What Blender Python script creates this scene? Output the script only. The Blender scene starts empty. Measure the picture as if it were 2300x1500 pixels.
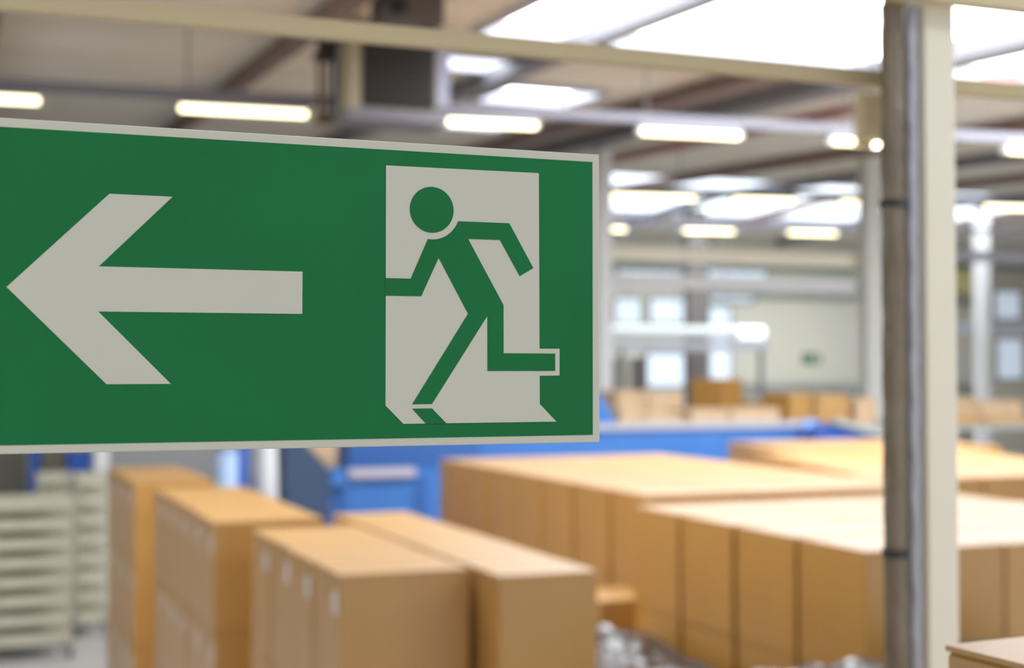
import bpy, bmesh, math, random
from mathutils import Vector, Matrix
from mathutils.geometry import tessellate_polygon

# ------------------------------------------------------------------ camera, world, exposure
scene = bpy.context.scene
C = scene.collection
H = 3.05                                   # eye height above the hall floor
F = 3194.4                                 # 50 mm lens on a 36 mm sensor, 2300 px wide
YAW, PITCH = math.radians(21.57), math.radians(1.52)
FWD = Vector((math.sin(YAW)*math.cos(PITCH), math.cos(YAW)*math.cos(PITCH), math.sin(PITCH)))
RGT = Vector((math.cos(YAW), -math.sin(YAW), 0))
UPV = RGT.cross(FWD)
EYE = Vector((0, 0, H))

cd = bpy.data.cameras.new('camera'); cam = bpy.data.objects.new('camera', cd); C.objects.link(cam)
cam.location = EYE; cam.rotation_euler = (math.radians(90)+PITCH, 0, -YAW)
cd.sensor_width = 36; cd.lens = 50; cd.clip_start = .05; cd.clip_end = 300
cd.dof.use_dof = True; cd.dof.focus_distance = .93; cd.dof.aperture_fstop = 5.3; cd.dof.aperture_blades = 0
scene.camera = cam

w = bpy.data.worlds.new('world'); scene.world = w; w.use_nodes = True
w.node_tree.nodes['Background'].inputs[0].default_value = (.92, .95, 1, 1)
w.node_tree.nodes['Background'].inputs[1].default_value = .8

vs = scene.view_settings
vs.view_transform = 'Standard'; vs.look = 'None'; vs.gamma = 1; vs.use_curve_mapping = False
vs.exposure = 0.0
scene.cycles.use_denoising = True
scene.cycles.max_bounces = 8; scene.cycles.diffuse_bounces = 5
scene.cycles.sample_clamp_indirect = 6

RIDGE = 34.0
def roof_z(y):
    return H + 3.3 + .05*(y if y < RIDGE else 2*RIDGE - y)

def area(name, x, y, z, sx, sy, power, col=(1, .98, .95)):
    l = bpy.data.lights.new(name, 'AREA'); l.shape = 'RECTANGLE'; l.size = sx; l.size_y = sy
    l.energy = power; l.color = col
    o = bpy.data.objects.new(name, l); C.objects.link(o); o.location = (x, y, z)
    return o
# daylight lamps just under roof lights, some of them unseen and added as fill
SKY = [(0, 3.7, 7.0, 11.6), (5.75, 22, 11.0, 15.75), (14.6, 30, 30.6, 38.4), (0, 4, -2.0, -.8), (6, 14, -1.5, 1.5)]  # first and last two are unseen openings added to brighten cartons and post
for i, (x0, x1, y0, y1) in enumerate(SKY):
    ym = (y0+y1)/2
    area('skylight_and_fill', (x0+x1)/2, ym, roof_z(ym)-.45, x1-x0, y1-y0, [90, 850, 950, 36, 350][i], (.97, .985, 1))

# added fill lamp from the left; the wall there has no windows
lw = area('side_fill', -7.6, 11, 3.2, 3.6, 16, 230, (.97, .985, 1)); lw.rotation_euler = (0, math.radians(-90), 0)
# ------------------------------------------------------------------ pixel -> place helpers (2300 x 1500 frame)
def ray(px, py): return FWD + RGT*((px-1150)/F) + UPV*((750-py)/F)
def ony(px, py, y): d = ray(px, py); return EYE + d*(y/d.y)
def onz(px, py, z): d = ray(px, py); return EYE + d*((z-H)/d.z)
def onroof(px, py): d = ray(px, py); return EYE + d*(3.3/(d.z-.05*d.y))

# ------------------------------------------------------------------ materials
def lin(c):
    return tuple(((v/255)/12.92 if v/255 <= .04045 else ((v/255+.055)/1.055)**2.4) for v in c) + (1,)
MATS = {}
def mat(name, rgb, rough=.5, metal=0, spec=.5, noise=None, bump=None, coat=0, emis=None, es=0):
    """noise=(scale, rgb2, stretch xyz) mixes two own colours; bump=(scale, strength, stretch)"""
    if name in MATS: return MATS[name]
    m = bpy.data.materials.new(name); m.use_nodes = True; nt = m.node_tree; b = nt.nodes['Principled BSDF']
    b.inputs['Base Color'].default_value = lin(rgb); b.inputs['Roughness'].default_value = rough
    b.inputs['Metallic'].default_value = metal; b.inputs['Specular IOR Level'].default_value = spec
    b.inputs['Coat Weight'].default_value = coat; b.inputs['Coat Roughness'].default_value = .2
    if emis: b.inputs['Emission Color'].default_value = lin(emis); b.inputs['Emission Strength'].default_value = es
    def tex(scale, st):
        tc = nt.nodes.new('ShaderNodeTexCoord'); mp = nt.nodes.new('ShaderNodeMapping')
        mp.inputs['Scale'].default_value = st; n = nt.nodes.new('ShaderNodeTexNoise')
        n.inputs['Scale'].default_value = scale; n.inputs['Detail'].default_value = 4
        nt.links.new(tc.outputs['Object'], mp.inputs[0]); nt.links.new(mp.outputs[0], n.inputs[0]); return n
    if noise:
        n = tex(noise[0], noise[2]); r = nt.nodes.new('ShaderNodeValToRGB')
        r.color_ramp.elements[0].position = .35; r.color_ramp.elements[1].position = .65
        r.color_ramp.elements[0].color = lin(rgb); r.color_ramp.elements[1].color = lin(noise[1])
        nt.links.new(n.outputs[0], r.inputs[0]); nt.links.new(r.outputs[0], b.inputs['Base Color'])
    if bump:
        n = tex(bump[0], bump[2]); bp = nt.nodes.new('ShaderNodeBump'); bp.inputs['Strength'].default_value = bump[1]
        bp.inputs['Distance'].default_value = .02
        nt.links.new(n.outputs[0], bp.inputs['Height']); nt.links.new(bp.outputs[0], b.inputs['Normal'])
    MATS[name] = m; return m
ONE = (1, 1, 1)
card = mat('cardboard', (192, 142, 64), .45, spec=1.0, noise=(3, (186, 135, 57), (1, 1, .3)))
card_p = mat('pale_hazed_cardboard', (222, 190, 152), .45, spec=.6, noise=(3, (214, 178, 138), (1, 1, .3)))  # far haze and washed-out light painted into a paler card colour
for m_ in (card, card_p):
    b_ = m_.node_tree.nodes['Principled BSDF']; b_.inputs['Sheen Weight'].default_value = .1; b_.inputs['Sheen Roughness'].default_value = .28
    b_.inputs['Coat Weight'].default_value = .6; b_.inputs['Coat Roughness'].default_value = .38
tape = mat('parcel_tape', (190, 150, 100), .3, spec=.6)
label_m = mat('label_paper', (228, 228, 230), .5)
white_s = mat('sign_white', (203, 201, 185), .38, spec=.45, noise=(2.5, (198, 196, 180), ONE))
green_s = mat('sign_green', (5, 112, 57), .42, spec=.25, noise=(9, (9, 106, 52), ONE))
cream = mat('cream_paint', (246, 239, 220), .45, noise=(2, (242, 234, 214), (1, 1, .2)))
beige_rail = mat('beige_paint', (218, 202, 162), .5)
film = mat('dark_film', (134, 120, 98), .25, spec=.7, bump=(26, .9, (1, 1, .25)), noise=(7, (116, 103, 84), ONE))
clearfilm = mat('grey_film', (78, 77, 84), .24, spec=.8, bump=(5, .5, ONE), noise=(5, (60, 58, 58), ONE))
floor_m = mat('floor_concrete', (190, 188, 186), .35, noise=(.6, (178, 176, 174), ONE))
deck_b = mat('roof_deck', (226, 218, 204), .7, noise=(.35, (236, 234, 228), (.5, 3, 1)))
rust = mat('rust_primer', (134, 112, 104), .6)
steel = mat('grey_steel', (122, 120, 126), .5)
lilac = mat('pale_galvanised', (180, 180, 190), .5)
raill = mat('grey_channel', (120, 118, 128), .6)
dark = mat('dark_steel', (58, 54, 50), .5)
black = mat('black_plastic', (24, 24, 24), .5)
navy = mat('navy_steel', (56, 76, 106), .5)
blue = mat('blue_paint', (64, 116, 186), .45, noise=(1.5, (58, 110, 180), ONE))
blue_d = mat('deep_blue_paint', (50, 94, 158), .45)
blue_v = mat('royal_blue', (30, 76, 156), .4)
blue_p = mat('pale_blue', (176, 200, 238), .5)
wallm = mat('wall_panel', (216, 212, 194), .6, noise=(.5, (208, 206, 194), (1, 1, .2)))
wallw = mat('white_wall', (232, 232, 232), .6)
greyp = mat('grey_paint', (160, 164, 160), .5, noise=(2, (148, 150, 142), ONE))
trolm = mat('trolley_metal', (198, 195, 172), .45, noise=(4, (186, 184, 166), ONE))
yellowp = mat('pale_yellow', (232, 222, 160), .5)
tube_m = mat('tube_glow', (255, 248, 220), .4, emis=(255, 244, 196), es=5)
cold_m = mat('daylight_glazing', (235, 245, 255), .4, emis=(240, 248, 255), es=8)
cold_n = mat('added_fill_glazing', (235, 245, 255), .4, emis=(240, 248, 255), es=3.2)  # glowing panels of unseen openings added to light the near things
cold_f = mat('far_daylight_glazing', (230, 240, 250), .4, emis=(232, 243, 255), es=2.2)
pane_m = mat('wall_window_glazing', (225, 235, 245), .3, emis=(214, 230, 250), es=.42)
wpane_m = mat('lit_strip', (240, 248, 255), .3, emis=(240, 248, 255), es=1.3)
pink = mat('rose_primer', (180, 134, 134), .6)

# ------------------------------------------------------------------ mesh builder
class MB:
    def __init__(s): s.bm = bmesh.new()
    def box(s, x0, x1, y0, y1, z0, z1, rot=None, piv=None):
        r = bmesh.ops.create_cube(s.bm, size=1); v = r['verts']
        bmesh.ops.scale(s.bm, vec=(x1-x0, y1-y0, z1-z0), verts=v)
        bmesh.ops.translate(s.bm, vec=((x0+x1)/2, (y0+y1)/2, (z0+z1)/2), verts=v)
        if rot is not None:
            bmesh.ops.rotate(s.bm, cent=piv or ((x0+x1)/2, (y0+y1)/2, (z0+z1)/2), matrix=rot, verts=v)
        return s
    def tube(s, a, b, r, seg=16, r2=None):
        a = Vector(a); b = Vector(b); d = b-a
        q = bmesh.ops.create_cone(s.bm, cap_ends=True, segments=seg, radius1=r, radius2=r2 if r2 is not None else r, depth=d.length)
        m = Matrix.Translation((a+b)/2) @ d.to_track_quat('Z', 'Y').to_matrix().to_4x4()
        bmesh.ops.transform(s.bm, matrix=m, verts=q['verts']); return s
    def bar(s, a, b, wx, wz):
        """square bar between two points"""
        a = Vector(a); b = Vector(b); d = b-a
        q = bmesh.ops.create_cube(s.bm, size=1)['verts']
        bmesh.ops.scale(s.bm, vec=(wx, wz, d.length), verts=q)
        m = Matrix.Translation((a+b)/2) @ d.to_track_quat('Z', 'Y').to_matrix().to_4x4()
        bmesh.ops.transform(s.bm, matrix=m, verts=q); return s
    def prism(s, pts, off):
        """closed polygon given in 3-D, extruded by the vector off"""
        v = [s.bm.verts.new(p) for p in pts]; v2 = [s.bm.verts.new(Vector(p)+Vector(off)) for p in pts]
        f = [s.bm.faces.new(v), s.bm.faces.new(v2[::-1])]; n = len(v)
        for i in range(n): s.bm.faces.new((v[i], v2[i], v2[(i+1) % n], v[(i+1) % n]))
        return s
    def bevel(s, w, seg=2):
        bmesh.ops.bevel(s.bm, geom=[e for e in s.bm.edges if e.calc_length() > w*3], offset=w, segments=seg, affect='EDGES', profile=.6)
        return s
    def obj(s, name, m, parent=None, origin=None):
        bmesh.ops.recalc_face_normals(s.bm, faces=s.bm.faces)
        if origin is not None: bmesh.ops.translate(s.bm, vec=-Vector(origin), verts=s.bm.verts)
        me = bpy.data.meshes.new(name); s.bm.to_mesh(me); s.bm.free(); me.materials.append(m)
        o = bpy.data.objects.new(name, me); C.objects.link(o)
        if origin is not None: o.location = origin
        if parent: o.parent = parent
        return o
def tag(o, label, cat, group=None, kind=None):
    o['label'] = label; o['category'] = cat
    if group: o['group'] = group
    if kind: o['kind'] = kind
    return o
def empty(name, loc, label, cat, group=None, rz=0):
    o = bpy.data.objects.new(name, None); C.objects.link(o); o.location = loc; o.rotation_euler = (0, 0, rz)
    o.empty_display_size = .1
    return tag(o, label, cat, group)
def struct(o, label=None):
    o['kind'] = 'structure'
    if label: o['label'] = label
    return o
def L(o, t): o['label'] = t; return o
def part(mb, name, m, root):
    """mesh given in world coordinates becomes a child of root (an unrotated Empty)"""
    bmesh.ops.translate(mb.bm, vec=-root.location, verts=mb.bm.verts)
    return mb.obj(name, m, root)
def subpart(mb, name, m, parent):
    bmesh.ops.translate(mb.bm, vec=-(parent.parent.location+parent.location), verts=mb.bm.verts)
    return mb.obj(name, m, parent)
def smooth(o, ang=None):
    for p in o.data.polygons: p.use_smooth = True
    return o

# ------------------------------------------------------------------ the hall
WY = 42.0
struct(MB().box(-8, 46, -4, WY+.2, -.12, 0).obj('floor', floor_m), 'grey smooth concrete hall floor')
struct(MB().box(-8, 46, WY, WY+.2, 0, roof_z(WY)+.05).obj('wall_back', wallm), 'pale cream sheet metal end wall of the hall')
struct(MB().box(-8.2, -8, -4, WY+.2, 0, roof_z(RIDGE)).obj('wall_left', mat('left_wall_grey', (150, 150, 144), .6)), 'pale left wall of the hall')
struct(MB().box(46, 46.2, -4, WY+.2, 0, roof_z(RIDGE)).obj('wall_right', wallw), 'pale right wall of the hall')
# small roof lights beyond the first band
SMALL = [(5.9, 7.15, 17.3, 18.25), (7.6, 9.15, 19.3, 20.9), (7.75, 9.3, 22.4, 24.2)]
holes = SKY + SMALL
xs = sorted({-8.0, 46.0} | {h[0] for h in holes} | {h[1] for h in holes})
ys = sorted({-4.0, RIDGE, WY+.2} | {h[2] for h in holes} | {h[3] for h in holes})
deck = MB()
for i in range(len(xs)-1):
    for j in range(len(ys)-1):
        xa, xb, ya, yb = xs[i], xs[i+1], ys[j], ys[j+1]; xm, ym = (xa+xb)/2, (ya+yb)/2
        if any(h[0] < xm < h[1] and h[2] < ym < h[3] for h in holes): continue
        za, zb = roof_z(ya), roof_z(yb)
        deck.prism([(xa, ya, za), (xb, ya, za), (xb, yb, zb), (xa, yb, zb)], (0, 0, .18))
def ribs(mb):
    y = 8.0
    while y < WY-.2:
        segs = [(-8, 46)]
        for h in holes:
            if h[2]-.06 < y < h[3]+.06:
                segs = [s for a, b in segs for s in ((a, min(b, h[0])), (max(a, h[1]), b)) if s[1]-s[0] > .01]
        for a, b in segs: mb.box(a, b, y-.05, y+.05, roof_z(y)-.05, roof_z(y)+.02)
        y += .42
ribs(deck)
struct(deck.obj('ceiling', deck_b), 'beige ribbed sheet metal roof underside')
n = 0
for k, (x0, x1, y0, y1) in enumerate(holes):
    n += 1
    g = MB().prism([(x0, y0, roof_z(y0)+.1), (x1, y0, roof_z(y0)+.1), (x1, y1, roof_z(y1)+.1), (x0, y1, roof_z(y1)+.1)], (0, 0, .03))
    o = struct(g.obj('window_%d' % n, cold_f if k == 2 else cold_n if k in (3, 4) else cold_m), 'bright daylight roof glazing')  # the added unseen openings share this glazing and label
    fr = MB()
    for a, b in (((x0, y0), (x1, y0)), ((x0, y1), (x1, y1)), ((x0, y0), (x0, y1)), ((x1, y0), (x1, y1))):
        fr.bar((a[0], a[1], roof_z(a[1])-.02), (b[0], b[1], roof_z(b[1])-.02), .1, .16)
    fr.obj('window_frame', lilac, o)
# roof beams
def rafter(i, x, w_, d, m, label, y0=9.0, y1=WY):
    mb = MB()
    for a, b in ((y0, min(RIDGE, y1)), (RIDGE, y1)):
        if b <= a: continue
        mb.prism([(x-w_/2, a, roof_z(a)-.06), (x+w_/2, a, roof_z(a)-.06), (x+w_/2, a, roof_z(a)-.06-d), (x-w_/2, a, roof_z(a)-.06-d)],
                 (0, b-a, roof_z(b)-roof_z(a)))
    struct(mb.obj('trim_%d' % i, m), label)
for i, (x, w_, d, m, lb) in enumerate([(.4, .16, .2, rust, 'rust red roof beam'), (3.81, .16, .22, rust, 'rust red roof beam'), (6.95, .26, .2, steel, 'grey roof beam crossing the roof lights'),
        (10.0, .22, .2, rust, 'rust red roof beam'), (11.2, .46, .26, steel, 'grey roof beam'), (13.1, .14, .16, pink, 'thin rose roof beam'), (16.4, .22, .22, rust, 'rust red roof beam'),
        (19.5, .3, .22, steel, 'grey roof beam'), (22.8, .22, .22, rust, 'rust red roof beam'), (26.5, .3, .22, steel, 'grey roof beam'), (30.0, .24, .22, rust, 'rust red roof beam')]):
    rafter(i+1, x, w_, d, m, lb, y0=15.75 if i in (3, 6, 7, 8, 9, 10) else -3.8)

# ------------------------------------------------------------------ exit sign (0.4 x 0.2 m)
SY = .8955
def S(px, py): p = ony(px, py, SY); return (p.x, p.z)
(sx1, sz1) = S(1344.5, 347); (_, sz0) = S(1348, 993)
sx1 = (sx1 + S(1348, 993)[0])/2; sx0 = sx1 - .4
post = MB().box(-.045, .012, SY-.02, SY+.04, 0, roof_z(0)).bevel(.004)
post = post.obj('sign_post', cream); tag(post, 'slim cream steel post just left of the exit sign', 'post')
sign = empty('exit_sign', ((sx0+sx1)/2, SY, sz0), 'green and white emergency exit sign with arrow and running figure', 'sign')
part(MB().box(sx0, sx1, SY, SY+.003, sz0, sz1).bevel(.0006, 2), 'sign_plate', white_s, sign)
for zb in (sz0+.03, sz1-.06): part(MB().box(.0121, sx0+.05, SY+.003, SY+.007, zb, zb+.03), 'bracket', lilac, sign)
def flat(name, pts, m, lvl, label=None):
    y = SY - .0003*lvl
    mb = MB(); n_ = len(pts); v3 = [Vector((x, y, z)) for x, z in pts]
    va = [mb.bm.verts.new(v) for v in v3]; vb = [mb.bm.verts.new(v+Vector((0, .0002, 0))) for v in v3]
    for t in tessellate_polygon([v3]):
        mb.bm.faces.new([va[i] for i in t]); mb.bm.faces.new([vb[i] for i in reversed(t)])
    for i in range(n_): mb.bm.faces.new((va[i], vb[i], vb[(i+1) % n_], va[(i+1) % n_]))
    o = part(mb, name, m, sign)
    if label: L(o, label)
    return o
gz1 = (S(1329, 363.5)[1]+S(0, 285)[1])/2; gz0 = (S(1332.5, 976.3)[1]+S(0, 1000)[1])/2
gx1 = (S(1329, 363.5)[0]+S(1332.5, 976.3)[0])/2; gx0 = sx0 + (sx1-gx1)
flat('green_field', [(gx0, gz0), (gx1, gz0), (gx1, gz1), (gx0, gz1)], green_s, 1, 'green background of the sign')
P = lambda seq: [S(*p) for p in seq]
flat('arrow', P([(14.5, 644.5), (245.5, 435.3), (387.3, 442), (221.7, 598.3), (679, 610), (678.5, 705), (220.5, 699.5), (383.5, 862), (239, 862.8)]), white_s, 2, 'white arrow pointing left')
flat('doorway', P([(866.5, 371.5), (1209.5, 389), (1211, 783), (1256, 783.3), (1256, 843.3), (1211.3, 843.8), (1211.5, 907), (1249, 946.7),
                   (1002, 950.3), (905.5, 951.8), (865.3, 910.5)]), white_s, 2, 'white open doorway shape')
hc = S(969.2, 471.3); hr = (S(969, 419.8)[1]-S(970, 522.7)[1])/2; nr = hr*66.5/51.4
flat('figure_head', [(hc[0]+hr*math.cos(t*math.pi/40), hc[1]+hr*math.sin(t*math.pi/40)) for t in range(80)], green_s, 3)
a0 = math.atan2(S(960.3, 536.8)[1]-hc[1], S(960.3, 536.8)[0]-hc[0]); a1 = math.atan2(S(1027.8, 497)[1]-hc[1], S(1027.8, 497)[0]-hc[0])
arc = [(hc[0]+nr*math.cos(a0+(a1-a0)*t/14), hc[1]+nr*math.sin(a0+(a1-a0)*t/14)) for t in range(15)]
flat('figure_body', P([(866.0, 664), (866.0, 624.5), (921.8, 626)]) + arc + P([(1143, 501.5), (1197, 602), (1166.5, 620.2), (1122, 539), (1050.5, 536.5),
     (1130, 685), (1130.2, 793.3), (1246, 794), (1246, 832.8), (1094, 832.8), (1094, 709), (969.5, 907), (925, 907.7), (1050.5, 704.5), (984.5, 579), (945.4, 665.2)]), green_s, 3, 'green running figure')
flat('floor_slot', P([(925, 917.5), (969.5, 917), (1002, 950.6), (956.5, 951.6)]), green_s, 3)

# ------------------------------------------------------------------ the post with the wrapped pipe, and its rails
CY = 1.88
def cx(px, y=CY): return ony(px, 750, y).x
root = empty('steel_post', (cx(2118), CY, 0), 'cream painted upright post with dark wrapped pipe strapped to its left side', 'post')
zt = roof_z(CY)
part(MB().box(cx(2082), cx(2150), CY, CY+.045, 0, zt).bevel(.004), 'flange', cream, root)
part(MB().box(cx(1992, CY+.1), cx(2140, CY+.1), CY+.1, CY+.107, 0, zt).box(cx(2086), cx(2150), CY+.0451, CY+.107, 0, zt), 'web', mat('shaded_cream_paint', (176, 160, 116), .5), root)  # olive stands for shade on the cream web, put into its colour
pxc = (cx(2006)+cx(2050))/2; pr = (cx(2050)-cx(2006))/2
bm = bmesh.new(); rings = 260; seg = 28; random.seed(5); ztp = min(ony(2030, 5, CY).z, zt)
prev = None
for k in range(rings+1):
    z = ztp*k/rings; ring = []
    for s_ in range(seg):
        a = 2*math.pi*s_/seg
        rr = pr*(1+.03*math.sin(z*37+3*a)+.025*math.sin(z*91-2*a+1)+.02*random.uniform(-1, 1))
        ring.append(bm.verts.new((pxc+rr*math.cos(a), CY+.024+rr*math.sin(a)*.85, z)))
    if prev:
        for s_ in range(seg): bm.faces.new((prev[s_], prev[(s_+1) % seg], ring[(s_+1) % seg], ring[s_]))
    prev = ring
mbp = MB(); mbp.bm = bm
pipe = smooth(mbp.obj('wrapped_pipe', film, None, (pxc, CY+.024, 0)))
tag(pipe, 'dark pipe wrapped in shiny creased film beside the cream post', 'pipe')
for zz in (ony(2040, 455, CY).z, ony(2040, 1245, CY).z):
    MB().tube((0, 0, zz-.006), (0, 0, zz+.006), pr*1.12, 24).obj('strap', dark, pipe)
fo = MB(); xa_, xb_ = cx(2054), cx(2079); rf = (xb_-xa_)/2; pv = None; random.seed(9)
for k in range(301):
    z = ztp*k/300; ring = []
    for s_ in range(20):
        a = 2*math.pi*s_/20; rr = rf*(1+.07*math.sin(z*60+2*a)+.06*math.sin(z*143-3*a)+.05*random.uniform(-1, 1))
        ring.append(fo.bm.verts.new(((xa_+xb_)/2+rr*math.cos(a), CY+.018+rr*math.sin(a), z)))
    if pv:
        for s_ in range(20): fo.bm.faces.new((pv[s_], pv[(s_+1) % 20], ring[(s_+1) % 20], ring[s_]))
    pv = ring
fo = smooth(fo.obj('foil_hose', mat('foil', (190, 190, 202), .35, metal=.4), None, ((xa_+xb_)/2, CY+.018, 0)))
tag(fo, 'thin silvery crinkled hose between the dark wrapped pipe and the cream post', 'hose')
# rails
def rail(pxa, pya, y, h, dpt, x0, x1, label):
    z = ony(pxa, pya, y).z
    o = MB().box(x0, x1, y-dpt/2, y+dpt/2, z-h/2, z+h/2).bevel(.003).obj('rail', beige_rail, None, ((x0+x1)/2, y, z))
    return tag(o, label, 'rail')
rail(1000, 91, CY+.122, .026, .026, -.4, 4.5, 'thin beige rail running behind the post across the top of the picture')
rail(2200, -3, CY-.03, .03, .03, -.4, 4.5, 'short visible beige rail crossing the very top of the cream post')

# ------------------------------------------------------------------ cartons
def carton_mesh(w_, d, h, flap=True):
    mb = MB(); g = .004
    mb.box(-w_/2+g, w_/2-g, -d/2+g, d/2-g, 0, h-.0075).bevel(.004, 1)
    # closing flaps on the lid, meeting on a centre slit
    mb.box(-w_/2+g, w_/2-g, -d/2+g, -.002, h-.0073, h-.002); mb.box(-w_/2+g, w_/2-g, .002, d/2-g, h-.0073, h-.002)
    bmesh.ops.recalc_face_normals(mb.bm, faces=mb.bm.faces)
    me = bpy.data.meshes.new('carton'); mb.bm.to_mesh(me); mb.bm.free(); me.materials.append(card); return me
def tape_mesh(w_, d, h):
    mb = MB().box(-w_/2-.001, w_/2+.001, -.03, .03, h-.002, h-.0005).box(-w_/2+.0025, -w_/2+.004, -.03, .03, h-.12, h-.0005)
    me = bpy.data.meshes.new('tape'); mb.bm.to_mesh(me); mb.bm.free(); me.materials.append(tape); return me
def label_mesh(w_, d, h):
    mb = MB().box(-w_/2+.001, -w_/2+.004, -d/2+.06, -d/2+.13, h-.2, h-.09)
    me = bpy.data.meshes.new('label'); mb.bm.to_mesh(me); mb.bm.free(); me.materials.append(label_m); return me
random.seed(11)
ORD = ['front', 'second', 'third', 'fourth', 'fifth', 'sixth', 'seventh']
LAY = ['bottom', 'middle', 'top', 'uppermost']
COL = ['left', 'centre', 'right']
cache = {}
def carton(x, y, z, w_, d, h, label, group=None, stick=False, rz=0, taped=True, mt=None):
    k = (round(w_, 3), round(d, 3), round(h, 3))
    if k not in cache: cache[k] = (carton_mesh(w_, d, h), tape_mesh(w_, d, h), label_mesh(w_, d, h))
    o = bpy.data.objects.new('carton', cache[k][0]); C.objects.link(o); o.location = (x, y, z); o.rotation_euler = (0, 0, rz)
    tag(o, label, 'box', group)
    if mt: o.data = o.data.copy(); o.data.materials[0] = mt
    if taped:
        t = bpy.data.objects.new('tape', cache[k][1]); C.objects.link(t); t.parent = o
    if stick:
        t = bpy.data.objects.new('label', cache[k][2]); C.objects.link(t); t.parent = o; t['label'] = 'white shipping label'
    return o
def stack(x0, y0, w_, d, nx, ny, nz, where, group, stick=False, keep=lambda i, j, k: True, lh=.7, shift=None, taped=True, gap=.008):
    for j in range(ny):
        for i in range(nx):
            tall = not keep(i, j, 0)
            for k in range(nz):
                if tall and k: continue
                dx = (shift(i, j) if shift else 0) + random.uniform(-.006, .006)
                col = '' if nx == 1 else ', %s column' % (COL[i] if nx == 3 else ['left', 'right'][i])
                if tall:
                    rw = 'rearmost' if j == ny-1 and ny > 2 else ORD[j]
                    carton(x0+w_*(i+.5)+dx, y0+d*(j+.5), 0, w_-.008, d-gap, lh*nz, 'tall brown carton in %s, %s row%s' % (where, rw, col), group, False, random.uniform(-.004, .004), taped)
                    continue
                lb = 'brown carton in %s, %s layer, %s row%s' % (where, LAY[k] if nz > 1 else 'only', ORD[j] if j < ny-1 or ny < 3 else 'rearmost', col)
                carton(x0+w_*(i+.5)+dx, y0+d*(j+.5), k*lh, w_-.008, d-gap, lh, lb, group, stick and i == 0, random.uniform(-.004, .004), taped)
stack(1.70, 6.50, .66, .525, 1, 4, 3, 'front left stack with white labels', 'cartons in the front left stack', True)
stack(2.385, 6.20, .52, .52, 1, 6, 3, 'row beside the front left stack', 'cartons beside the front left stack', keep=lambda i, j, k: False)
stack(1.555, 9.05, .72, .56, 1, 5, 3, 'second labelled stack behind the front left one', 'cartons in the second left stack', True)
stack(1.47, 12.50, .70, .54, 1, 4, 3, 'small farthest stack near the trolleys', 'cartons in the farthest left stack', True)
# wide right-hand block: the hidden inner boxes of the lower layers are left out
stack(4.53, 6.33, .925, .70, 3, 4, 3, 'wide near right stack', 'cartons in the wide right stack', keep=lambda i, j, k: i == 0, taped=False, gap=.045)
stack(4.98, 9.75, .90, .715, 3, 7, 3, 'long stack behind the wide right one', 'cartons in the long right stack', keep=lambda i, j, k: i == 0, taped=False, gap=.045)
# far block
stack(7.75, 10.4, .95, .80, 3, 5, 3, 'distant right block', 'cartons in the distant right block', keep=lambda i, j, k: i == 0, taped=False,
      shift=lambda i, j: j*.22)
stack(9.45, 14.55, 1.0, .8, 3, 3, 3, 'farthest right block before the blue container', 'cartons in the farthest right block', keep=lambda i, j, k: i == 0, taped=False,
      shift=lambda i, j: j*.2)
# lower carton in the gap between the blocks
for k in range(2):
    carton(4.62, 9.62, k*.7, .5, .6, .7, 'brown carton in low pair filling the gap beside the right stacks, %s one' % ['lower', 'upper'][k], 'low pair of cartons', taped=False)
# tall stack right under the viewer, behind it stands the post
g0 = onz(2115, 1430, 2.8)
for k in range(4):
    carton(g0.x+.3, g0.y-.3, k*.7, .6, .6, .7, 'brown carton in the nearest stack at the foot of the post, %s layer' % ['bottom', 'second', 'third', 'top'][k], 'cartons in the nearest right stack', rz=math.radians(4))

# ------------------------------------------------------------------ film-wrapped pallet loads
def wrapped(x0, x1, y0, y1, z1, seed, label, amp=.05):
    root = empty('wrapped_pallet', ((x0+x1)/2, (y0+y1)/2, 0), label, 'pallet load', 'film wrapped pallet loads')
    mb = MB()
    for i in range(7): mb.box(x0+(x1-x0)*i/7+.01, x0+(x1-x0)*(i+1)/7-.01, y0, y1, .12, .14)
    for t in (0, .45, .9): mb.box(x0, x1, y0+(y1-y0)*t, y0+(y1-y0)*(t+.1), 0, .12)
    part(mb, 'pallet', mat('pallet_wood', (176, 146, 104), .7), root)
    random.seed(seed)
    bm = bmesh.new(); NX, NY, NZ = 26, 26, 14
    r = bmesh.ops.create_cube(bm, size=1)
    bmesh.ops.subdivide_edges(bm, edges=bm.edges, cuts=22, use_grid_fill=True)
    ph = [random.uniform(0, 6.3) for _ in range(12)]
    lumps = [(random.uniform(-.5, .5), random.uniform(-.5, .5), random.uniform(.08, .18), random.uniform(-1, 1)) for _ in range(16)]
    for v in bm.verts:
        x, y, z = v.co
        top = sum(a*math.exp(-((x-a_)**2+(y-b_)**2)/(2*s_*s_)) for a_, b_, s_, a in lumps)
        cr = .5*math.sin(11*x+7*y+ph[0])*math.sin(5*x-13*y+ph[1]) + .4*math.sin(23*x+ph[2]+9*z)*math.sin(19*y+ph[3]) + random.uniform(-.25, .25)
        px_ = x0+(x+.5)*(x1-x0); py_ = y0+(y+.5)*(y1-y0); pz = .14+(z+.5)*(z1-.14)
        if z > .45: pz += amp*(top+cr*.6)
        if abs(x) > .49: px_ += amp*.4*cr*(1 if x > 0 else -1)*(.3+abs(z))
        if abs(y) > .49: py_ += amp*.4*cr*(1 if y > 0 else -1)
        v.co = (px_, py_, pz)
    m = MB(); m.bm.free(); m.bm = bm
    part(m, 'wrapped_goods', clearfilm, root)
wrapped(3.1, 4.42, 7.0, 8.9, 1.27, 3, 'lumpy pallet load in shiny grey film, between the left and right stacks', .07)
wrapped(3.25, 4.35, 4.95, 5.95, 1.62, 8, 'pallet load in crumpled shiny film at the bottom picture edge', .05)
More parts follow.
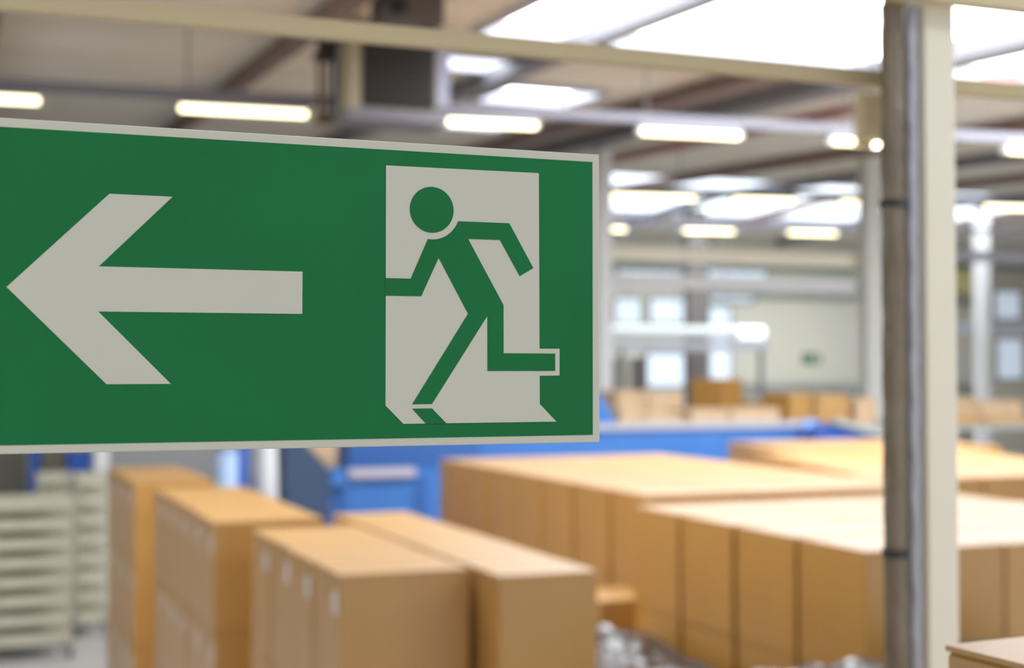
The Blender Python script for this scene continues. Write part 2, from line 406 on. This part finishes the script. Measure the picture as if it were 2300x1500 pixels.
wrapped(4.5, 5.6, 5.0, 6.0, 1.66, 12, 'pallet load in crumpled dark film just left of the post foot', .05)

# ------------------------------------------------------------------ hung batten lights
def lamp_row(dz, spans, where, rail_rng):
    """each span is (left px, right px) of a tube; the row line gives the height in the picture"""
    z = H+dz; (pa, ya), (pb, yb) = rail_rng
    line = lambda px: onz(px, ya+(yb-ya)*(px-pa)/(pb-pa), z)
    A, Bp = line(pa), line(pb); ang = math.atan2(Bp.y-A.y, Bp.x-A.x); ln = (Bp-A).length; mid = (A+Bp)/2
    rl = empty('lighting_rail', (0, 0, z+.1), 'long grey mounting rail carrying the %s row of tube lights' % where, 'rail')
    part(MB().box(-ln/2, ln/2, -.06, .06, z+.07, z+.19), 'channel', raill, rl)
    x = -ln/2+.4
    while x < ln/2:
        yy = mid.y+x*math.sin(ang)
        part(MB().tube((x, 0, z+.19), (x, 0, roof_z(yy)-.02), .012, 8), 'hanger', steel, rl); x += 2.9
    rl.location = (mid.x, mid.y, z+.1); rl.rotation_euler = (0, 0, ang)
    for pl, pr_, lb in spans:
        a, b = line(pl), line(pr_); l2 = (b-a).length/2; m_ = (a+b)/2
        o = empty('batten_light', (0, 0, z-.04), lb, 'light', 'tube lights in the %s row' % where)
        part(MB().box(-l2-.02, l2+.02, -.07, .07, z, z+.07).bevel(.008, 1), 'housing', raill, o)
        for yy in (-.035, .035): smooth(part(MB().tube((-l2, yy, z-.035), (l2, yy, z-.035), .03, 14), 'tube', tube_m, o))
        for xx in (-l2-.015, l2+.015): part(MB().box(xx-.015, xx+.015, -.08, .08, z-.07, z-.001), 'end_cap', wallw, o)
        o.location = (m_.x, m_.y, z-.04); o.rotation_euler = (0, 0, ang)
lamp_row(3.14, [(-185, 88, 'lit tube light at the left picture edge above the sign arrow'), (404, 687, 'lit tube light above the sign, left of the air heater'),
    (966, 1202, 'lit tube light directly below and right of the air heater'), (1437, 1657, 'lit tube light in the nearest row, above the gap beside the sign'),
    (1866, 2050, 'lit tube light partly hidden by the beige box and pipe'), (2258, 2440, 'lit tube light at the right picture edge, nearest row')], 'nearest', ((-260, 202), (2480, 342)))
lamp_row(3.62, [(1310, 1560, 'lit tube light beside the upper right sign corner, middle row'), (1645, 1783, 'lit tube light in the middle of the gap, middle row'),
    (1885, 2080, 'lit tube light running behind the wrapped pipe, middle row'), (2208, 2420, 'lit tube light at the right picture edge, middle row')], 'middle', ((1180, 431), (2480, 469)))
lamp_row(3.76, [(1300, 1404, 'short looking lit tube light touching the sign edge, farthest row'), (1534, 1647, 'left one of two full tube lights in the farthest row'),
    (1769, 1877, 'right one of two full tube lights in the farthest row'), (1990, 2110, 'tube light hidden behind the wrapped pipe, farthest row')], 'farthest', ((1180, 508), (2480, 534)))

# ------------------------------------------------------------------ air heater under the roof
HY = 15.4
def B(px0, px1, py0, py1, y, d=.1):
    a = ony(px0, (py0+py1)/2, y); b = ony(px1, (py0+py1)/2, y); xm = (px0+px1)/2
    return a.x, b.x, y, y+d, ony(xm, py1, y).z, ony(xm, py0, y).z
x0, x1, _, _, z0, z1 = B(808, 985, 85, 250, HY)
ht = empty('air_heater', ((x0+x1)/2, HY, z0), 'dark louvred air heater box hanging under the roof', 'heater')
mb = MB().box(x0, x1, HY+.04, HY+.6, z0, z1); part(mb, 'housing', mat('heater_casing', (150, 145, 130), .5), ht)
part(MB().box(x0+.04, x1-.03, HY+.03, HY+.045, z0+.04, z1-.02), 'grille_back', black, ht)
lv = MB(); k = 0; zz = z0+.07
while zz < z1-.03:
    lv.box(x0+.04, x1-.03, HY-.005, HY+.035, zz, zz+.012, Matrix.Rotation(.5, 3, 'X')); zz += .075
part(lv, 'louvre', mat('dark_louvre', (66, 60, 54), .4), ht)
part(MB().box(x0-.12, x0, HY, HY+.5, z0, z1+.1), 'side_panel', mat('beige_casing', (164, 154, 128), .5), ht)
part(MB().box(x1, x1+.15, HY+.05, HY+.35, z0+.1, z1+.05), 'outlet_duct', mat('lilac_casing', (150, 150, 170), .5), ht)
part(MB().box(x0-.15, x1+.1, HY-.05, HY+.6, z0-.12, z0-.002), 'drip_tray', raill, ht)
hg = MB()
for xx in (x0+.05, x1-.05): hg.tube((xx, HY+.3, z1), (xx, HY+.3, roof_z(HY)+.01), .02, 8)
part(hg, 'hanger', dark, ht)
# frame with the dark uprights beside it
x0, x1, _, _, z0, z1 = B(752, 776, 98, 258, HY+.7)
fr = empty('bracket_frame', (x0, HY+.7, z0), 'dark navy upright bracket left of the air heater', 'bracket')
part(MB().box(x0, x1, HY+.7, HY+.82, z0, roof_z(HY+.7)), 'upright', navy, fr)
part(MB().box(x0-.14, x0, HY+.71, HY+.79, z1-.12, z1+.02), 'crossbar', dark, fr)
x0, x1, _, _, z0, z1 = B(712, 742, 100, 278, HY+.9)
cb = MB().tube((x0+.03, HY+.9, z0), (x0+.03, HY+.9, roof_z(HY+.9)-.04), .03, 10).tube((x0+.13, HY+.92, z0), (x0+.13, HY+.92, roof_z(HY+.9)-.04), .025, 10)
cb.box(x0-.03, x0+.18, HY+.84, HY+.98, z0, z0+.12).box(x0-.03, x0+.18, HY+.84, HY+.98, z1-.2, z1-.1)
tag(cb.obj('gas_pipe', mat('brown_pipe', (96, 80, 62), .5)), 'brown twin pipes hanging left of the air heater', 'pipe')
# burner unit above, cut by the picture edge
x0, x1, _, _, z0, z1 = B(868, 1000, -30, 52, 13.6)
bu = empty('burner_unit', ((x0+x1)/2, 13.6, z0), 'dark grey burner unit above the louvred heater', 'heater')
part(MB().box(x0, x1, 13.6, 14.2, z0, z1).bevel(.03), 'casing', mat('burner_grey', (88, 82, 76), .5), bu)
part(MB().tube((x0+.12, 13.59, z0+.15), (x0+.12, 13.5, z0+.15), .08, 20), 'fan_cover', black, bu)
part(MB().tube((x1-.1, 13.8, z0-.08), (x1-.1, 13.8, z0), .07, 16), 'flue', dark, bu)
part(MB().tube((x0+.1, 13.9, z1), (x0+.1, 13.9, roof_z(13.9)+.01), .02, 8).tube((x1-.1, 13.9, z1), (x1-.1, 13.9, roof_z(13.9)+.01), .02, 8), 'hanger', dark, bu)

# loudspeaker-like box on the frame near the post (beige, seen left of the pipe)
x0, x1, _, _, z0, z1 = B(1938, 2012, 210, 322, 9.0)
jb = empty('junction_box', ((x0+x1)/2, 9.0, z0), 'beige box hanging left of the wrapped pipe, below the rail', 'box')
part(MB().box(x0, x1, 9.0, 9.12, z0, z1).bevel(.01), 'casing', mat('beige_box', (150, 138, 106), .5), jb)
part(MB().tube(((x0+x1)/2, 9.06, z1), ((x0+x1)/2, 9.06, roof_z(9.1)+.01), .015, 8), 'hanger', steel, jb)
p = ony(1972, 325, 8.95)
part(MB().tube((p.x, 8.99, p.z), (p.x, 8.95, p.z), .012, 14), 'indicator_lamp', mat('indicator', (255, 250, 235), .3, emis=(255, 248, 225), es=14), jb)

# ------------------------------------------------------------------ columns and beams of the hall beyond
def hcol(px0, px1, y, m, label, z1=None):
    a = ony(px0, 835, y).x; b = ony(px1, 835, y).x
    z1 = z1 or roof_z(y)-.05
    mb = MB().box(a, b, y, y+.03, 0, z1).box(a, b, y+.25, y+.28, 0, z1).box((a+b)/2-.02, (a+b)/2+.02, y+.03, y+.25, 0, z1)
    return tag(mb.obj('steel_column', m, None), label, 'column')
GY = 24.5
hcol(1346, 1376, GY, wallw, 'white steel column close behind the right edge of the exit sign')
hcol(1948, 1984, GY, mat('column_white', (226, 226, 220), .5), 'pale steel column just left of the wrapped pipe')
def hbeam(px0, px1, py0, py1, y, m, label, d=.2, name='crossbeam', cat='beam'):
    xm = (px0+px1)/2; z0 = ony(xm, py1, y).z; z1 = ony(xm, py0, y).z
    a = ony(px0, 835, y).x; b = ony(px1, 835, y).x; t = (z1-z0)*.16
    mb = MB().box(a, b, y, y+d, z0, z0+t).box(a, b, y, y+d, z1-t, z1).box(a, b, y+d*.3, y+d*.5, z0+t, z1-t)
    return tag(mb.obj(name, m, None), label, cat)
hbeam(1370, 1962, 563, 592, GY+.31, cream, 'upper cream crossbeam between the two white columns')
hbeam(1370, 1962, 622, 652, GY+.31, wallw, 'lower white crossbeam between the two white columns')
hbeam(1370, 1962, 598, 606, WY-.13, mat('green_rail', (96, 128, 116), .5), 'thin green rail seen between the two pale crossbeams', .12, 'rail', 'rail')
hbeam(2000, 2330, 562, 585, GY+.31, lilac, 'pale crossbeam right of the cream post')
hbeam(2000, 2330, 592, 604, WY-.13, mat('greygreen', (150, 168, 160), .5), 'thin grey-green rail right of the cream post', .12, 'rail', 'rail')
hbeam(2000, 2330, 722, 748, 33.3, lilac, 'lower pale rail far behind right of the cream post', .12)
hcol(2203, 2225, 33, wallw, 'slim pale column far right of the cream post')
hcol(1546, 1588, 37, mat('brown_grey', (112, 106, 104), .5), 'broad grey column against the far windows')

# far wall windows
def wwin(i, px0, px1, py0, py1, m, y=WY-.05, frame=greyp):
    x0, x1, _, _, z0, z1 = B(px0, px1, py0, py1, y)
    o = struct(MB().box(x0, x1, y, y+.04, z0, z1).obj('window_%d' % i, m), 'bright window in the far wall')
    f = MB(); t = .09
    f.box(x0-t, x0, y-.03, y+.05, z0-t, z1+t).box(x1, x1+t, y-.03, y+.05, z0-t, z1+t).box(x0, x1, y-.03, y+.05, z0-t, z0).box(x0, x1, y-.03, y+.05, z1, z1+t)
    f.obj('window_frame', frame, o)
k = 10
for r in ((1384, 1436, 672, 724), (1462, 1536, 672, 724), (1596, 1690, 652, 676), (1388, 1530, 609, 622), (1590, 1720, 609, 622), (1455, 1536, 795, 866), (1595, 1640, 690, 850), (2235, 2290, 655, 715), (2240, 2296, 762, 850)):
    wwin(k, *r, pane_m if r[2] > 640 or True else wpane_m); k += 1
# wall fittings
def wallbox(name, px0, px1, py0, py1, y, m, label, cat, d=.3, foot=False):
    x0, x1, _, _, z0, z1 = B(px0, px1, py0, py1, y)
    if foot: z0 = 0
    o = MB().box(x0, x1, y, y+d, z0, z1).bevel(.01, 1).obj(name, m, None, ((x0+x1)/2, y+d/2, z0))
    return tag(o, label, cat)
wallbox('wall_strip', 1605, 1945, 655, 668, WY-.26, greyp, 'grey strip along the top of the far cream wall panel', 'duct', .25)  # plain grey box along the panel top
wallbox('wall_strip', 1600, 1945, 860, 880, WY-.26, greyp, 'grey duct low along the far cream wall', 'duct', .25)
es = empty('wall_sign', (ony(1822, 805, WY-.03).x, WY-.03, ony(1822, 805, WY).z), 'small green emergency exit sign far away on the cream wall', 'sign')
x0, x1, _, _, z0, z1 = B(1803, 1843, 794, 817, WY-.03)
part(MB().box(x0, x1, WY-.03, WY, z0, z1), 'sign_plate', green_s, es)
part(MB().box(x0+(x1-x0)*.58, x0+(x1-x0)*.85, WY-.035, WY-.03, z0+.05, z1-.05), 'doorway', white_s, es)
part(MB().prism([(x0+.06, WY-.035, (z0+z1)/2), (x0+.2, WY-.035, z1-.07), (x0+.2, WY-.035, z0+.07)], (0, .004, 0)), 'arrow', white_s, es)
# long horizontal duct with a light at its right end
dy = 36
a = ony(1380, 744, dy); b = ony(1655, 744, dy); c = ony(1712, 744, dy)
dd = empty('hanging_duct', ((a.x+b.x)/2, dy, a.z), 'long pale horizontal tube ending in a bright lamp before the windows', 'duct')
part(MB().tube((a.x-1.5, dy, a.z), (b.x, dy, a.z), .17, 20), 'tube', mat('duct_cream', (206, 210, 208), .4), dd)
part(MB().tube((b.x, dy, a.z), (c.x, dy, a.z), .17, 20), 'lamp', wpane_m, dd)
hgr = MB()
for t in (.1, .5, .9): hgr.tube((a.x+(b.x-a.x)*t, dy, a.z+.16), (a.x+(b.x-a.x)*t, dy, roof_z(dy)), .015, 8)
part(hgr, 'hanger', steel, dd)
a = ony(1375, 777, dy); b = ony(1700, 777, dy)
cv = empty('overhead_conveyor', ((a.x+b.x)/2, dy-.5, 0), 'pale overhead conveyor beam below the long horizontal tube', 'conveyor')
part(MB().box(a.x-1.5, b.x, dy-.6, dy-.3, a.z-.12, a.z+.12), 'beam', lilac, cv)
part(MB().box(a.x, a.x+.12, dy-.5, dy-.4, 0, a.z-.12), 'leg', steel, cv); part(MB().box(b.x-.2, b.x-.08, dy-.5, dy-.4, 0, a.z-.12), 'leg', steel, cv)
wallbox('locker', 1392, 1428, 802, 900, 34, mat('locker_grey', (168, 166, 156), .5), 'grey locker under the overhead conveyor', 'cabinet', .5, True)
wallbox('machine_post', 1434, 1446, 802, 900, 34, black, 'narrow black upright beside the grey locker', 'post', .2, True)
# right of the cream post
wallbox('control_cabinet', 2120, 2200, 606, 655, WY-.51, yellowp, 'pale yellow box high on the far wall right of the post', 'cabinet', .5)
wallbox('wall_vent', 2140, 2195, 672, 684, WY-.2, greyp, 'flat grey vent below the pale yellow box', 'vent', .2)
wallbox('wall_vent', 2140, 2195, 862, 882, WY-.2, greyp, 'grey vent low on the far wall right of the post', 'vent', .2)
a = ony(2150, 800, 40); b = ony(2190, 868, 40)
tag(MB().bar((a.x, 40, a.z), (b.x, 40, b.z), .12, .12).bar((a.x, 40.2, a.z), (a.x, WY, a.z), .12, .12).obj('brace', lilac), 'slanting pale brace far right of the cream post', 'brace')

# ------------------------------------------------------------------ blue machines
MY = 19.4
def poly(pts, y, d): return [tuple(ony(px, py, y)) for px, py in pts], (0, d, 0)
x0 = ony(1000, 965, MY).x; x1 = ony(1836, 965, MY).x; zt = ony(1600, 962, MY).z
bc = empty('blue_container', ((x0+x1)/2, MY, 0), 'large blue steel container behind the long carton rows', 'container')
part(MB().box(x0, x1, MY, MY+.12, 0, zt).box(x0, x1, MY+1.1, MY+1.2, 0, zt).box(x1-.12, x1, MY+.12, MY+1.1, 0, zt).box(x0, x0+.12, MY+.12, MY+1.1, 0, zt).box(x0+.12, x1-.12, MY+.12, MY+1.1, 0, zt-.5), 'body', blue, bc)
part(MB().box(x0, x1, MY-.06, MY+.14, zt, zt+.1), 'rim', mat('rim_grey', (176, 176, 186), .4), bc)
xs_ = ony(1812, 965, MY).x
part(MB().box(xs_-.12, xs_+.12, MY-.12, MY-.061, 1.2, zt+.12), 'stiffener', mat('stiffener_blue', (150, 182, 240), .4), bc)
# flared left corner (hopper flap)
h0 = ony(1250, 870, MY); h1 = ony(1392, 968, MY)
part(MB().prism([(x0, MY-.02, zt), (h1.x, MY-.02, zt), (ony(1355, 905, MY).x, MY-.02, ony(1355, 895, MY).z), (ony(1320, 850, MY).x, MY-.02, ony(1320, 870, MY).z), (x0, MY-.02, ony(1320, 870, MY).z)], (0, .08, 0)), 'hopper_flap', blue, bc)
hp = empty('blue_hopper', (ony(1900, 965, 18.7).x, 18.7, 0), 'dark blue sloping hopper left of the wrapped pipe', 'hopper')
q = [(1836, 972), (1870, 950), (1930, 962), (1990, 981), (2110, 996), (2110, 1200), (1828, 1200)]
pp = [ony(px, py, 18.7) for px, py in q]; pp = [(v.x, v.y, max(v.z, 0)) for v in pp]
pp[-1] = (pp[-1][0], 18.7, 0); pp[-2] = (pp[-2][0], 18.7, 0)
part(MB().prism(pp, (0, .45, 0)), 'body', blue_v, hp)
part(MB().bar(Vector(pp[1])+Vector((0, -.04, .04)), Vector(pp[3])+Vector((0, -.04, .04)), .08, .1), 'rim', greyp, hp)
# lower container at the left
LY = 17.2
x0 = ony(742, 1100, LY).x; x1 = ony(1060, 1100, LY).x; zt = ony(880, 1066, LY).z
lc = empty('blue_skip', ((x0+x1)/2, LY, 0), 'bright blue steel skip seen between the left and right carton stacks', 'container')
part(MB().box(x0, x1, LY, LY+.08, 0, zt).box(x0, x1, LY+.9, LY+.98, 0, zt).box(x0, x0+.08, LY+.08, LY+.9, 0, zt).box(x1-.08, x1, LY+.08, LY+.9, 0, zt).box(x0+.08, x1-.08, LY+.08, LY+.9, 0, .2), 'body', blue, lc)
ra = ony(782, 1058, LY).x; rb = ony(930, 1058, LY).x
part(MB().box(ra, rb, LY-.08, LY+.1, zt-.02, zt+.08), 'rim', mat('rim_lilac', (184, 176, 186), .4), lc)
for px_ in (768, 945):
    s0 = ony(px_-12, 1100, LY).x; s1 = ony(px_+12, 1100, LY).x
    part(MB().box(s0, s1, LY-.02, LY, .1, zt-.03), 'groove_panel', blue_d, lc)
part(MB().box(x0-.02, ony(775, 1050, LY).x, LY-.1, LY+.1, zt-.12, zt+.1), 'corner_bracket', blue, lc)
wallbox('blue_machine', 782, 1080, 960, 1050, 18.35, blue_d, 'deep blue machine panel directly under the exit sign', 'machine', .6, True)
q = [(640, 985), (676, 985), (728, 1040), (742, 1080), (742, 1200), (652, 1200)]
pp = [ony(px, py, LY-.2) for px, py in q]; pp[-1].z = 0; pp[-2].z = 0
tag(MB().prism(pp, (0, .5, 0)).obj('chute', navy), 'dark navy chute with a slanted edge beside the blue skip', 'chute')
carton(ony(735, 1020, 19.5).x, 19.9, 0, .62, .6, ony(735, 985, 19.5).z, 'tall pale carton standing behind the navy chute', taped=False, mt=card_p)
pc = ony(607, 1050, 19.0)
cyl = smooth(MB().tube((pc.x, 19, 0), (pc.x, 19, ony(607, 960, 19).z), .19, 28).obj('white_tank', wallw))
tag(cyl, 'white upright tank standing left of the navy chute', 'tank')
pc = ony(508, 1050, 18.6)
d1 = empty('gas_cylinder', (pc.x, 18.6, 0), 'pale blue rounded cylinder behind the left carton stack', 'cylinder')
smooth(part(MB().tube((pc.x, 18.6, 0), (pc.x, 18.6, 2.0), .15, 24).tube((pc.x, 18.6, 2.0), (pc.x, 18.6, 2.25), .15, 24, .05), 'body', blue_p, d1))
part(MB().tube((pc.x, 18.6, 2.25), (pc.x, 18.6, 2.35), .035, 12), 'valve', steel, d1)
pc = ony(546, 1050, 18.9)
wallbox('blue_post', 534, 560, 990, 1085, 18.9, mat('mid_blue', (70, 110, 196), .4), 'mid blue upright beside the pale blue cylinder', 'post', .15, True)
wallbox('grey_cabinet', 235, 478, 1000, 1060, 20.5, mat('cab_grey', (150, 150, 152), .5), 'wide grey machine cabinet behind the farthest carton stack', 'cabinet', .8, True)
wallbox('white_pillar', 212, 245, 960, 1060, 19.5, wallw, 'pale upright panel beside the wide grey cabinet', 'panel', .3, True)
wallbox('blue_pole', 66, 90, 960, 1100, 19.0, blue_v, 'blue upright pole behind the left shelf trolley', 'post', .12, True)
o = wallbox('blue_crate', 150, 206, 1015, 1064, 18.9, blue_v, 'blue crate on a grey stand above the trolleys', 'crate', .4)
x0, x1, _, _, z0, z1 = B(140, 212, 1064, 1110, 18.9)
tag(MB().box(x0, x1, 18.8, 19.4, z0-.05, z0-.0+.0+ (ony(178, 1064, 18.9).z-z0)).box(x0, x0+.05, 18.8, 18.85, 0, z0).box(x1-.05, x1, 18.8, 18.85, 0, z0).box(x0, x0+.05, 19.35, 19.4, 0, z0).box(x1-.05, x1, 19.35, 19.4, 0, z0).obj('stand', greyp), 'grey metal stand carrying the blue crate', 'stand')
wallbox('dark_machine', -40, 60, 1000, 1150, 20.0, mat('olive_dark', (88, 86, 76), .5), 'dark olive machine body at the far left', 'machine', .8, True)
wallbox('dark_machine', 92, 146, 1010, 1120, 20.2, mat('khaki', (112, 106, 92), .5), 'khaki machine body between the blue pole and blue crate', 'machine', .6, True)

# ------------------------------------------------------------------ shelf trolleys
def trolley(x0, x1, y0, y1, z1, n_, label, wheel=True):
    t = empty('shelf_trolley', ((x0+x1)/2, (y0+y1)/2, 0), label, 'trolley', 'shelf trolleys at the left')
    for xx in (x0, x1-.035):
        for yy in (y0, y1-.035):
            part(MB().box(xx, xx+.035, yy, yy+.035, .13, z1), 'upright', trolm, t)
            px_, py_ = xx+.017, yy+.017
            cs = part(MB().tube((px_-.018, py_, .06), (px_+.018, py_, .06), .06, 18), 'caster', black, t)
            subpart(MB().box(px_-.028, px_+.028, py_-.03, py_+.03, .1, .131), 'fork', steel, cs)
    part(MB().box(x0+.036, x1-.036, y1-.02, y1-.01, .17, z1-.05), 'back_panel', trolm, t)
    part(MB().box(x0-.01, x1+.01, y0-.01, y1+.01, z1, z1+.07), 'top_tray', trolm, t)
    for i in range(n_):
        z = .17+(z1-.05-.17)*i/(n_-1)
        part(MB().box(x0+.037, x1-.037, y0+.01, y1-.01, z, z+.02).box(x0+.037, x1-.037, y0-.004, y0+.008, z, z+.11), 'shelf', trolm, t)
a = onz(10, 1482, 0); xR = ony(163, 1300, 15.9).x
trolley(.42, xR, 15.9, 16.6, 1.63, 8, 'pale metal shelf trolley at the left edge, nearest of the trolleys')
trolley(ony(166, 1300, 17.4).x+.0, ony(240, 1300, 17.4).x, 17.1, 17.8, 1.78, 8, 'narrow looking grey shelf trolley right behind the nearest one')
trolley(ony(85, 1100, 18.0).x, ony(160, 1100, 18.0).x, 17.95, 18.5, 1.75, 7, 'taller beige shelf trolley mostly hidden behind the other two')

# ------------------------------------------------------------------ sorting deck with loose cartons
DY = 21.0; DZ = 2.1
x0 = ony(1345, 950, DY).x; x1 = ony(2420, 950, DY).x
tb = empty('sorting_platform', ((x0+x1)/2, DY, 0), 'raised grey platform behind the blue container, heaped with loose cartons', 'platform')
part(MB().box(x0, x1, DY, DY+3.2, DZ-.1, DZ), 'deck', greyp, tb)
for xx in (x0+.1, (x0+x1)/2, x1-.2):
    for yy in (DY+.1, DY+2.9): part(MB().box(xx, xx+.1, yy, yy+.1, 0, DZ-.1), 'leg', steel, tb)
def loose(px0, px1, py0, y, h_, d, rz, label, zb=DZ):
    a = ony(px0, 900, y); b = ony(px1, 900, y); z1 = ony((px0+px1)/2, py0, y).z
    h = h_ if h_ else max(z1-zb, .1)
    ww = (b.x-a.x)/(math.cos(rz)+abs(math.sin(rz))*.5)
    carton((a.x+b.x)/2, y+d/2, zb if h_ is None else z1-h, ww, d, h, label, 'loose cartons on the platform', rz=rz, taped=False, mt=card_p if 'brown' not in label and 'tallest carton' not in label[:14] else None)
loose(1378, 1452, 878, 22.4, None, .6, .12, 'pale upright carton at the left end of the platform')
loose(1458, 1536, 882, 22.4, None, .6, -.1, 'pale carton second from the left end of the platform')
loose(1382, 1446, 915, 21.2, None, .6, .2, 'low carton with a bright lid before the two upright ones')
loose(1455, 1535, 930, 21.2, None, .6, -.15, 'flat shadowed carton beside the low bright one')
loose(1590, 1672, 850, 22.6, None, .7, .5, 'tallest carton standing alone in the middle of the platform')
loose(1545, 1640, 918, 21.3, None, .6, .1, 'low carton before the tallest one, on its left')
loose(1648, 1755, 916, 21.3, None, .6, -.12, 'low wide carton before the tallest one, on its right')
loose(1690, 1765, 900, 22.5, None, .6, .2, 'pale carton between the tallest one and the brown pair')
loose(1763, 1826, 882, 21.6, None, .7, .15, 'orange brown carton, left of the brown pair')
loose(1842, 1912, 886, 21.6, None, .7, -.2, 'darker brown carton, right of the brown pair')
loose(1918, 1968, 895, 21.8, None, .5, .1, 'pale carton squeezed against the slim pale column')
loose(2120, 2215, 935, 21.2, None, .6, .1, 'brown carton right of the cream post, front row')
loose(2222, 2320, 938, 21.2, None, .6, -.1, 'brown carton at the right picture edge, front row')
loose(2130, 2200, 893, 22.6, None, .6, .1, 'pale carton right of the cream post, back row')
loose(2206, 2300, 900, 22.6, None, .6, -.1, 'pale carton at the right picture edge, back row')
